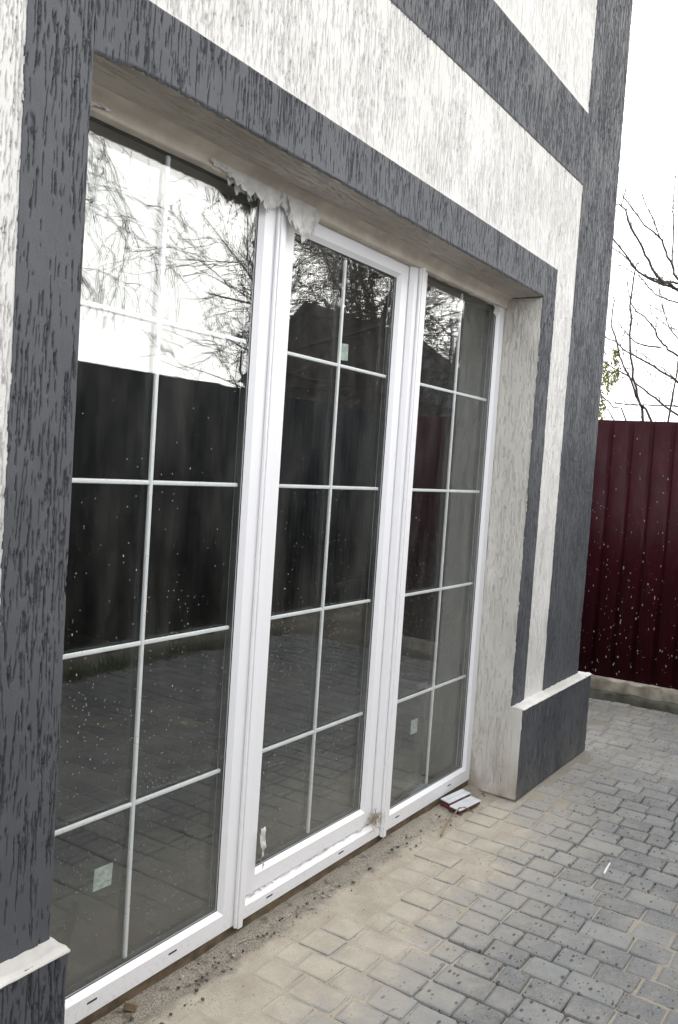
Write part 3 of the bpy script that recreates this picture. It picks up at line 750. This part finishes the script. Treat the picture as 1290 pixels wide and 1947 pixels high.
def crop(l): return [(1090+a/3.895, 350+b_/3.895) for a, b_ in l]
def at_depth(pix, x0, x1): 
    n_ = len(pix); return [at(p[0], p[1], 0, x0+(x1-x0)*i/(n_-1)) for i, p in enumerate(pix)]
rt_ = random.Random(17)
# tree whose trunk stands just out of view on the right; limbs reach over the fence
TA = MB(); troot = empty('bare_tree', at(1420, 1200, 0, 8.2)); troot.location.z = 0
base = Vector(troot.location)
def trunk_at(v): return at(1415-(v-500)*.02, v, 0, 8.2)
trunk_pts = [Vector((base.x, base.y, -.1)), trunk_at(1000), trunk_at(800), trunk_at(620), trunk_at(420), trunk_at(150)]
limb(TA.bm, trunk_pts, .10, .03, rt_, 8, 0)
LA = [([(779, 790), (720, 745), (650, 715), (560, 570), (490, 430), (430, 320), (355, 160), (300, 150)], 7.9, 7.3, .020),
      ([(779, 780), (700, 750), (600, 715), (500, 670), (430, 580), (300, 410), (200, 300)], 8.1, 7.5, .019),
      ([(779, 735), (690, 725), (560, 690), (470, 640), (390, 545), (290, 470), (200, 430)], 8.3, 8.2, .014),
      ([(779, 700), (735, 600), (690, 500), (635, 385), (560, 330), (480, 240), (370, 95)], 8.0, 7.8, .017),
      ([(779, 880), (680, 850), (580, 790), (500, 690), (440, 655), (280, 570)], 8.4, 8.4, .011),
      ([(779, 1140), (700, 1020), (660, 850)], 7.9, 7.6, .011),
      ([(779, 1275), (690, 1200), (650, 1170), (580, 1040), (500, 960), (430, 890), (400, 720)], 8.3, 8.0, .015),
      ([(779, 1455), (650, 1380), (500, 1300), (400, 1240), (310, 1170), (200, 1120)], 7.8, 7.4, .015),
      ([(779, 1710), (650, 1620), (520, 1520), (400, 1415), (300, 1360), (180, 1290)], 7.6, 7.3, .015),
      ([(779, 1650), (650, 1640), (480, 1635), (340, 1630), (280, 1600), (180, 1615)], 8.4, 8.2, .011),
      ([(779, 1080), (600, 1055), (450, 1040), (300, 1040)], 8.8, 8.6, .006),
      ([(779, 1505), (640, 1440), (520, 1395), (350, 1350)], 8.6, 8.5, .006)]
for pts_, d0, d1, r_ in LA:
    px_ = crop(pts_); st_v = px_[0][1]+45
    p3 = [trunk_at(st_v+25), at((px_[0][0]+1415)/2, px_[0][1]+30, 0, (d0+8.2)/2)]+at_depth(px_, d0, d1)
    limb(TA.bm, p3, r_*.95, r_*.32, rt_, 5, 8.5, .48, .0042)
for pts_, d0, d1, r_ in [([(355, 160), (375, 100), (395, 30)], 7.3, 7.2, .005), ([(635, 385), (600, 270), (540, 160), (505, 40)], 7.85, 7.8, .005),
                         ([(635, 385), (680, 300), (720, 230)], 7.85, 7.8, .004), ([(735, 600), (740, 350), (745, 100), (755, -80)], 7.98, 7.8, .007),
                         ([(650, 1210), (560, 1200), (470, 1170), (400, 1110), (330, 1020)], 8.25, 8.1, .008), ([(670, 950), (560, 890), (460, 810)], 7.7, 7.7, .004)]:
    limb(TA.bm, at_depth(crop(pts_), d0, d1), r_*1.2, r_*.5, rt_, 4, 6, .34, .0036)
bmesh.ops.translate(TA.bm, vec=-Vector(troot.location), verts=TA.bm.verts)
tr_o = TA.build('branches', M_bark, troot, True)
tag(troot, 'bare leafless tree reaching over the maroon fence from the right', 'tree')
def sapling(stems, label, x0):
    b0 = at_depth(crop(stems[0][0]), x0, x0)[0]
    root = empty('bare_sapling', (b0.x, b0.y, 0)); m_ = MB()
    for s_, r_ in stems:
        p3 = at_depth(crop(s_), x0, x0-.25); f0 = p3[0]
        dy_ = max(-.5, min(.5, (f0.y-p3[1].y)/max(.1, p3[1].z-f0.z)))
        p3 = [Vector((f0.x, f0.y+dy_*f0.z*.45, -.1)), Vector((f0.x, f0.y+dy_*f0.z*.3, f0.z*.5))]+p3
        limb(m_.bm, p3, r_*1.1, r_*.38, rt_, 5, 6.0, .34, .0036)
    bmesh.ops.translate(m_.bm, vec=-Vector(root.location), verts=m_.bm.verts)
    m_.build('stems', M_bark2, root, True); tag(root, label, 'sapling', 'saplings behind the fence')
sapling([([(525, 1760), (490, 1620), (450, 1440), (430, 1200), (430, 900), (450, 700), (475, 570)], .014), ([(570, 1760), (500, 1630), (410, 1430), (330, 1200), (290, 1000), (300, 830)], .013)],
        'pair of tall thin bare stems rising behind the middle of the maroon fence', 6.6)
sapling([([(390, 1755), (300, 1650), (190, 1550)], .010), ([(310, 1755), (170, 1670)], .009), ([(500, 1755), (420, 1690), (370, 1600)], .005)],
        'low bare shoots leaning left behind the maroon fence beside the house corner', 6.9)
sapling([([(710, 1755), (740, 1550), (779, 1330), (800, 1100)], .012)], 'single bare stem rising behind the right end of the maroon fence', 7.0)
# budding weeping tree, mostly behind the house corner
wr_ = at(1062, 1000, 0, 10.0); wroot = empty('budding_tree', (wr_.x, wr_.y, 0)); wm = MB(); lf = bmesh.new()
limb(wm.bm, [(wr_.x, wr_.y, -.1), (wr_.x+.05, wr_.y, 1.6), (wr_.x, wr_.y-.05, 3.3)], .09, .05, rt_, 7)
for (cx_, c0, c1) in ((225, 1230, 1480), (250, 1300, 1460), (262, 1330, 1540), (300, 1370, 1480), (205, 1500, 1740), (320, 1210, 1330), (335, 1350, 1450), (215, 1620, 1745), (190, 1300, 1700)):
    a_, b_ = [at(*p, 0, 9.8) for p in crop([(cx_, c0), (cx_-8, c1)])]
    topp = Vector((wr_.x, wr_.y, max(a_.z+.25, 2.9)))
    limb(wm.bm, [topp, topp.lerp(a_, .6)+Vector((0, 0, .22)), a_, b_], .006, .0018, rt_, 4)
    for k in range(34):
        t_ = rt_.random(); p_ = a_.lerp(b_, t_)+Vector((rt_.gauss(0, .01), rt_.gauss(0, .022), 0)); h_ = rt_.uniform(.03, .07); s_ = rt_.uniform(.008, .015)
        d_ = Vector((rt_.gauss(0, .4), rt_.gauss(0, .5), -1)).normalized()*h_
        v_ = [lf.verts.new(p_), lf.verts.new(p_+d_*.5+Vector((0, s_, 0))), lf.verts.new(p_+d_), lf.verts.new(p_+d_*.5-Vector((0, s_, 0)))]; lf.faces.new(v_)
off_ = -Vector(wroot.location); bmesh.ops.translate(wm.bm, vec=off_, verts=wm.bm.verts); bmesh.ops.translate(lf, vec=off_, verts=lf.verts)
wm.build('branches', M_bark2, wroot, True)
me = bpy.data.meshes.new('leaves'); lf.to_mesh(me); lf.free(); setmat(me, M_leaf); tag(link(bpy.data.objects.new('leaves', me), wroot), kind='stuff')
tag(wroot, 'weeping tree with yellow-green catkins peeping past the house corner', 'tree')

# bare trees mirrored in the glass
def tree(loc, h, spread, seed, label, droop=0., r0=.11, levels=4, kids=(7, 5, 5, 4), name='bare_tree', lean=(0, 0)):
    rnd = random.Random(seed); root = empty(name, (loc[0], loc[1], 0)); tk = MB(); br = MB()
    def grow(bm, p, d_, L_, r_, lev):
        n_ = 5; pts_ = [p]; dd = d_.copy()
        for i in range(n_):
            dd = (dd+Vector((rnd.gauss(0, .13), rnd.gauss(0, .13), rnd.gauss(0, .10)))+Vector((0, 0, (.07 if lev < 2 else .03)-droop*(lev >= 2)*.30))).normalized()
            pts_.append(pts_[-1]+dd*L_/n_)
        rad = [max(.0055, r_*(1-.62*i/n_)) for i in range(n_+1)]
        tube_bm(bm, pts_, rad, 6 if lev == 0 else (4 if lev < 3 else 3))
        if lev >= levels: return
        for k in range(kids[lev]):
            t_ = rnd.uniform(.35 if lev == 0 else .2, 1.0); f_ = t_*n_; i = min(n_-1, int(f_)); q = pts_[i].lerp(pts_[i+1], f_-i)
            ax = (pts_[i+1]-pts_[i]).normalized(); sd = ax.cross(Vector((rnd.gauss(0, 1), rnd.gauss(0, 1), rnd.gauss(0, 1)))).normalized()
            a_ = rnd.uniform(.5, 1.05)*(spread if lev == 0 else 1.)
            nd = (ax*math.cos(a_)+sd*math.sin(a_)).normalized()
            grow(br.bm, q, nd, L_*rnd.uniform(.42, .72)*(1.0 if lev else .95), max(.006, r_*(1-.6*t_)*rnd.uniform(.4, .62)), lev+1)
    grow(tk.bm, Vector((0, 0, -.1)), Vector((lean[0], lean[1], 1)).normalized(), h*.55, r0, 0)
    tk.build('trunk', M_bark, root, True); br.build('branches', M_bark2, root, True)
    tag(root, label, 'tree', 'bare trees mirrored in the glass'); return root
tree((9.6, -7.2), 8.2, 1.15, 3, 'wide bare tree mirrored in the glass of the left pane and door', r0=.15, kids=(12, 6, 5, 5), lean=(-.12, 0))
tree((6.0, -8.6), 12.5, 1.0, 15, 'tall drooping bare tree mirrored at the top of the left pane', droop=.95, r0=.085, kids=(12, 6, 6, 4))
tree((13.2, -7.6), 8.6, 1.1, 21, 'bare tree mirrored at the top of the middle door', r0=.14, kids=(11, 6, 5, 5))
tree((18.6, -8.4), 11.0, .9, 33, 'thick trunked bare tree mirrored in the right pane', r0=.26, kids=(12, 6, 5, 4))
tree((24.5, -8.6), 10.0, 1.0, 41, 'bare tree mirrored beside the neighbouring roof in the right pane', r0=.16, kids=(10, 6, 5, 4))

# ------------------------------------------------------------------ SMALL THINGS ON THE GROUND
def rubble(name, n, xr, yr, smin, smax, material, seed, z=.006, label=None, cat=None, bias=None):
    rnd = random.Random(seed); bm = bmesh.new()
    for k in range(n):
        s_ = smin+(smax-smin)*rnd.random()**3; x_ = rnd.uniform(*xr); y_ = yr[0]+(yr[1]-yr[0])*(rnd.random() if bias is None else rnd.random()**bias)
        c_ = Vector((x_, y_, z+s_*.35)); vs_ = bmesh.ops.create_icosphere(bm, subdivisions=1, radius=s_)['verts'] if s_ > .005 else None
        if vs_ is None:
            vs_ = [bm.verts.new((rnd.uniform(-s_, s_), rnd.uniform(-s_, s_), rnd.uniform(-s_*.6, s_))) for _ in range(4)]
            for t_ in ((0, 1, 2), (0, 3, 1), (1, 3, 2), (0, 2, 3)): bm.faces.new([vs_[q] for q in t_])
        sc_ = (rnd.uniform(.6, 1.4), rnd.uniform(.6, 1.4), rnd.uniform(.4, .85))
        for v in vs_: v.co = Vector((v.co.x*sc_[0], v.co.y*sc_[1], v.co.z*sc_[2]))*rnd.uniform(.78, 1.15)+c_
    bmesh.ops.recalc_face_normals(bm, faces=bm.faces)
    me = bpy.data.meshes.new(name); bm.to_mesh(me); bm.free(); setmat(me, material); tag(link(bpy.data.objects.new(name, me)), label, cat, kind='stuff')
rubble('pale_rubble', 600, (.2, 2.62), (.045, .185), .0012, .0065, M_pebble, 1, .006, 'pale crumbs of mortar and stone along the foot of the frames', 'rubble', .7)
rubble('dark_rubble', 1100, (.2, 2.62), (.03, .19), .0012, .0065, M_crumb, 2, .006, 'dark soil crumbs along the foot of the frames', 'soil', .55)
rubble('pavement_grit', 420, (.8, 4.6), (-1.5, .02), .0012, .0042, M_pebble, 3, .001, 'scattered pale grit on the paving stones', 'grit')
rubble('sand_crumbs', 1500, (.6, 2.7), (-.45, .04), .0010, .0030, M_crumb, 4, .002, 'dark specks scattered over the drifted sand', 'grit')
# broken tile: stepped pale top, red body
tp = [at(830, 1527, 2, .03), at(862, 1500, 2, .03), at(907, 1527, 2, .03), at(870, 1547, 2, .03)]
cen = sum((Vector(p) for p in tp), Vector())/4; cen.z = 0
bt = empty('broken_tile', (2.40, .115, .012)); bt.rotation_euler = (R(5), R(-2), R(-9))
MB().box(-.085, .085, -.055, .055, 0, .014, .003).box(-.0845, .0845, .004, .0545, .0145, .026, .003).build('body', M_tilered, bt)
MB().box(-.086, .087, -.056, .0035, .0146, .0205, .002).box(-.086, .087, .0055, .030, .0266, .0325, .002).box(-.086, .087, .032, .056, .0266, .0335, .002).build('glaze', M_tilewhite, bt)
tag(bt, 'broken pale glazed tile with red edge lying under the right pane', 'tile')
def stickobj(name, pix, z, r_, m_, label, cat):
    pts_ = [at(p[0], p[1], 2, zz) for p, zz in zip(pix, z)]
    p0 = pts_[0]; o_ = MB().tube([p-p0 for p in pts_], [r_*(1-.35*i/(len(pts_)-1)) for i in range(len(pts_))], 6).build(name, m_, None, True); o_.location = p0
    tag(o_, label, cat)
stickobj('stick', [(839, 1589), (852, 1562), (868, 1543), (874, 1536), (884, 1535), (900, 1544)], (.010, .022, .04, .052, .048, .02), .0042, M_stick_w, 'thin crooked dry stick leaning on the broken tile', 'stick')
stickobj('stick', [(455, 1795), (470, 1788), (490, 1784), (502, 1786)], (.02, .022, .02, .018), .0018, M_stick_w, 'tiny dry twig in the dirt below the joint of left pane and door', 'stick')
stickobj('paper_scrap', [(1149, 1661), (1153, 1653), (1160, 1641)], (.006, .008, .007), .0055, M_paper, 'small rolled white paper scrap lying on grey paving', 'scrap')
wc = at(246, 1922, 2, .012); ch = MB().box(-.006, .006, -.018, .018, 0, .022, .002).build('wood_chip', M_stick_w); ch.location = wc; ch.rotation_euler = (.3, .2, .9); tag(ch, 'brown wood chip in the dirt below the left pane', 'wood chip')
# dark triangular piece standing inside behind the left pane
pa, pb, pc = at(118, 1832, 1, .37), at(192, 1800, 1, .37), at(152, 1718, 1, .40)
pa.z = pb.z = .047
pw = MB(); pw.poly_extrude([pa, pb, pc], Vector((0, .03, 0)))
tag(pw.build('dark_triangle', M_slot), 'dark triangular piece standing indoors behind the left pane', 'board')
